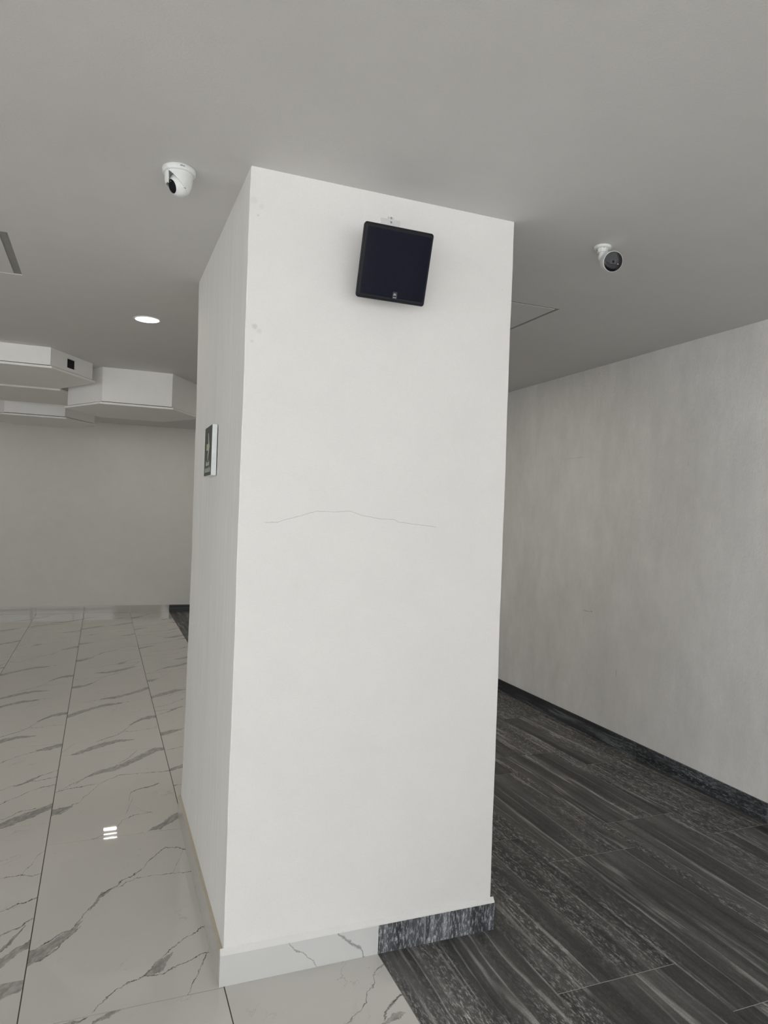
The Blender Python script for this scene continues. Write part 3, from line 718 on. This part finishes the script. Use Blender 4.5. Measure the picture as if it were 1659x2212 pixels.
for a, b in zip(rs, rs[1:]):
    for i in range(len(a)): bm.faces.new([a[i], a[(i + 1) % len(a)], b[(i + 1) % len(a)], b[i]])
bm.faces.new(rs[0]); bm.faces.new(rs[-1][::-1]); cab = bm_obj('cabinet', bm, M_CAB, e)
for p in cab.data.polygons: p.use_smooth = len(p.vertices) == 4
bm = bmesh.new()
xs_ = [(-.113 + i * .226 / 53) for i in range(54)]; tp = []
top = [(x, .103 + (.0016 if i % 2 else -.0006)) for i, x in enumerate(xs_)]; bot = [(x, -.103 - (.0016 if i % 2 else -.0006)) for i, x in enumerate(xs_)]
def bulge(x): return .0035 - .003 * (abs(x) / .113) ** 6
a1 = [bm.verts.new((x, y, bulge(x))) for x, y in top]; b1 = [bm.verts.new((x, y, bulge(x))) for x, y in bot]
a0 = [bm.verts.new((x, y, -.001)) for x, y in top]; b0 = [bm.verts.new((x, y, -.001)) for x, y in bot]
for i in range(53):
    bm.faces.new([a1[i], b1[i], b1[i + 1], a1[i + 1]]); bm.faces.new([a1[i], a1[i + 1], a0[i + 1], a0[i]]); bm.faces.new([b1[i], b0[i], b0[i + 1], b1[i + 1]])
bm.faces.new([a1[0], a0[0], b0[0], b1[0]]); bm.faces.new([a1[-1], b1[-1], b0[-1], a0[-1]])
bm_obj('grille', bm, M_GRILLE, e)
bm = bmesh.new(); box(bm, -.0078, .0078, -.0115, .0115, .003, .0046); bd_ = bm_obj('badge', bm, M_BADGE, e, (.008, -.0965, 0), bevel=.0004)
text_mesh('lettering', 'JBL', .0082, M_SILVER, bd_, Matrix.Translation((0, .003, .0048)), .0002)
bm = bmesh.new(); box(bm, -.0058, .0058, -.0072, -.0060, .0046, .0050); bm_obj('underline', bm, M_SILVER, bd_)
# bracket (world axes) : plate on the column, arm to the cabinet
inv = Ms.inverted()
bm = bmesh.new(); box(bm, .866, .936, 2.2945, 2.2985, 2.36, 2.566); box(bm, .892, .914, 2.2944, 2.2985, 2.566, 2.5735)
bmesh.ops.transform(bm, matrix=inv, verts=bm.verts); pl = bm_obj('wall_plate', bm, M_BRACKET, e)
for z in (2.5705, 2.5555):
    bm = bmesh.new(); lathe(bm, [(0, .0022), (.0022, .002), (.0036, .0008), (.0036, 0), (0, 0)], 16)
    bmesh.ops.rotate(bm, cent=(0, 0, 0), matrix=Matrix.Rotation(math.pi / 2, 3, 'X'), verts=bm.verts); bmesh.ops.translate(bm, vec=(.903, 2.2945, z), verts=bm.verts)
    bmesh.ops.transform(bm, matrix=inv, verts=bm.verts); bm_obj('screw', bm, M_METAL, pl)
bm = bmesh.new(); lathe(bm, [(0, -.07), (.028, -.07), (.028, -.062), (.012, -.060), (.012, -.045), (0, -.045)], 24)
p0 = Vector((.8875, 2.2955, 2.42)); 
bm.free(); bm = bmesh.new()
a = Vector((0.005, .02, -.064)); b = inv @ Vector((.9, 2.2955, 2.40)); d = (b - a); L_ = d.length
lathe(bm, [(0, 0), (.014, 0), (.014, L_ * .4), (.018, L_ * .45), (.018, L_ * .6), (.012, L_ * .66), (.012, L_), (0, L_)], 24)
q = d.to_track_quat('Z', 'Y').to_matrix().to_4x4(); q.translation = a; bmesh.ops.transform(bm, matrix=q, verts=bm.verts)
bm_obj('mounting_arm', bm, M_BRACKET, e, smooth=False)

# ------------------------------------------------------------------ evacuation sign on the column's left side
Y1s, Y2s, Z1s, Z2s, XS = 2.822, 3.022, EYE + .1205, EYE + .320, .3905
e = empty('evacuation_sign', (CX0, (Y1s + Y2s) / 2, Z1s), 'small green evacuation route sign with an arrow on the left side of the column', 'sign')
def sgn(dy, dz, dx=0): return Matrix(((0, 0, -1, dx), (-1, 0, 0, dy), (0, 1, 0, dz), (0, 0, 0, 1)))
hy, hz = .1, Z2s - Z1s
bm = bmesh.new(); box(bm, XS - CX0 + .0008, -.0012, -hy, hy, 0, hz); bm_obj('box', bm, M_SIGNWHITE, e, bevel=.001)['label'] = 'white sign body'
bm = bmesh.new(); box(bm, XS - CX0 + .0002, XS - CX0 + .0008, -hy + .001, hy - .001, .001, hz - .001); bm_obj('border', bm, M_LED_GREY, e)
bm = bmesh.new(); box(bm, XS - CX0 - .0004, XS - CX0 + .0002, -hy + .0015, hy - .012, .0025, hz - .0025); fp = bm_obj('face', bm, M_SIGNGREEN, e)
# arrow: pale block with wide curved wings, pointing towards the room (-y)
def arrow():
    bm = bmesh.new(); zc = .116
    up_ = [(-.062, 0), (-.048, .012), (-.036, .028), (-.024, .045), (-.018, .056)]
    lo_ = [(-.027, 0.0), (-.020, .018), (-.014, .036), (-.012, .048), (-.0135, .056)]
    def face(pts): 
        a = [bm.verts.new((-.0009, y, z)) for y, z in pts]; b = [bm.verts.new((-.0001, y, z)) for y, z in pts]
        bm.faces.new(a); bm.faces.new(b[::-1])
        for i in range(len(a)): bm.faces.new([a[i], a[(i + 1) % len(a)], b[(i + 1) % len(a)], b[i]])
    for s in (1, -1):
        for i in range(4):
            face([(up_[i][0], zc + s * up_[i][1]), (up_[i + 1][0], zc + s * up_[i + 1][1]), (lo_[i + 1][0], zc + s * lo_[i + 1][1]), (lo_[i][0], zc + s * lo_[i][1])])
    return bm
bm = arrow(); bmesh.ops.translate(bm, vec=(XS - CX0, .012, 0), verts=bm.verts); bm_obj('arrow_head', bm, M_SIGNTEXT, e)
bm = bmesh.new(); box(bm, XS - CX0 - .0009, XS - CX0 - .0001, -.014, .038, .116 - .013, .116 + .013); bm_obj('arrow_tail', bm, M_CREAM, e)
text_mesh('lettering', 'Ruta de', .030, M_SIGNTEXT, e, sgn(-.004, .050, XS - CX0 - .0008), .0003)
text_mesh('lettering', 'EVACUACIÓN', .0255, M_SIGNTEXT, e, sgn(-.004, .022, XS - CX0 - .0008), .0003)
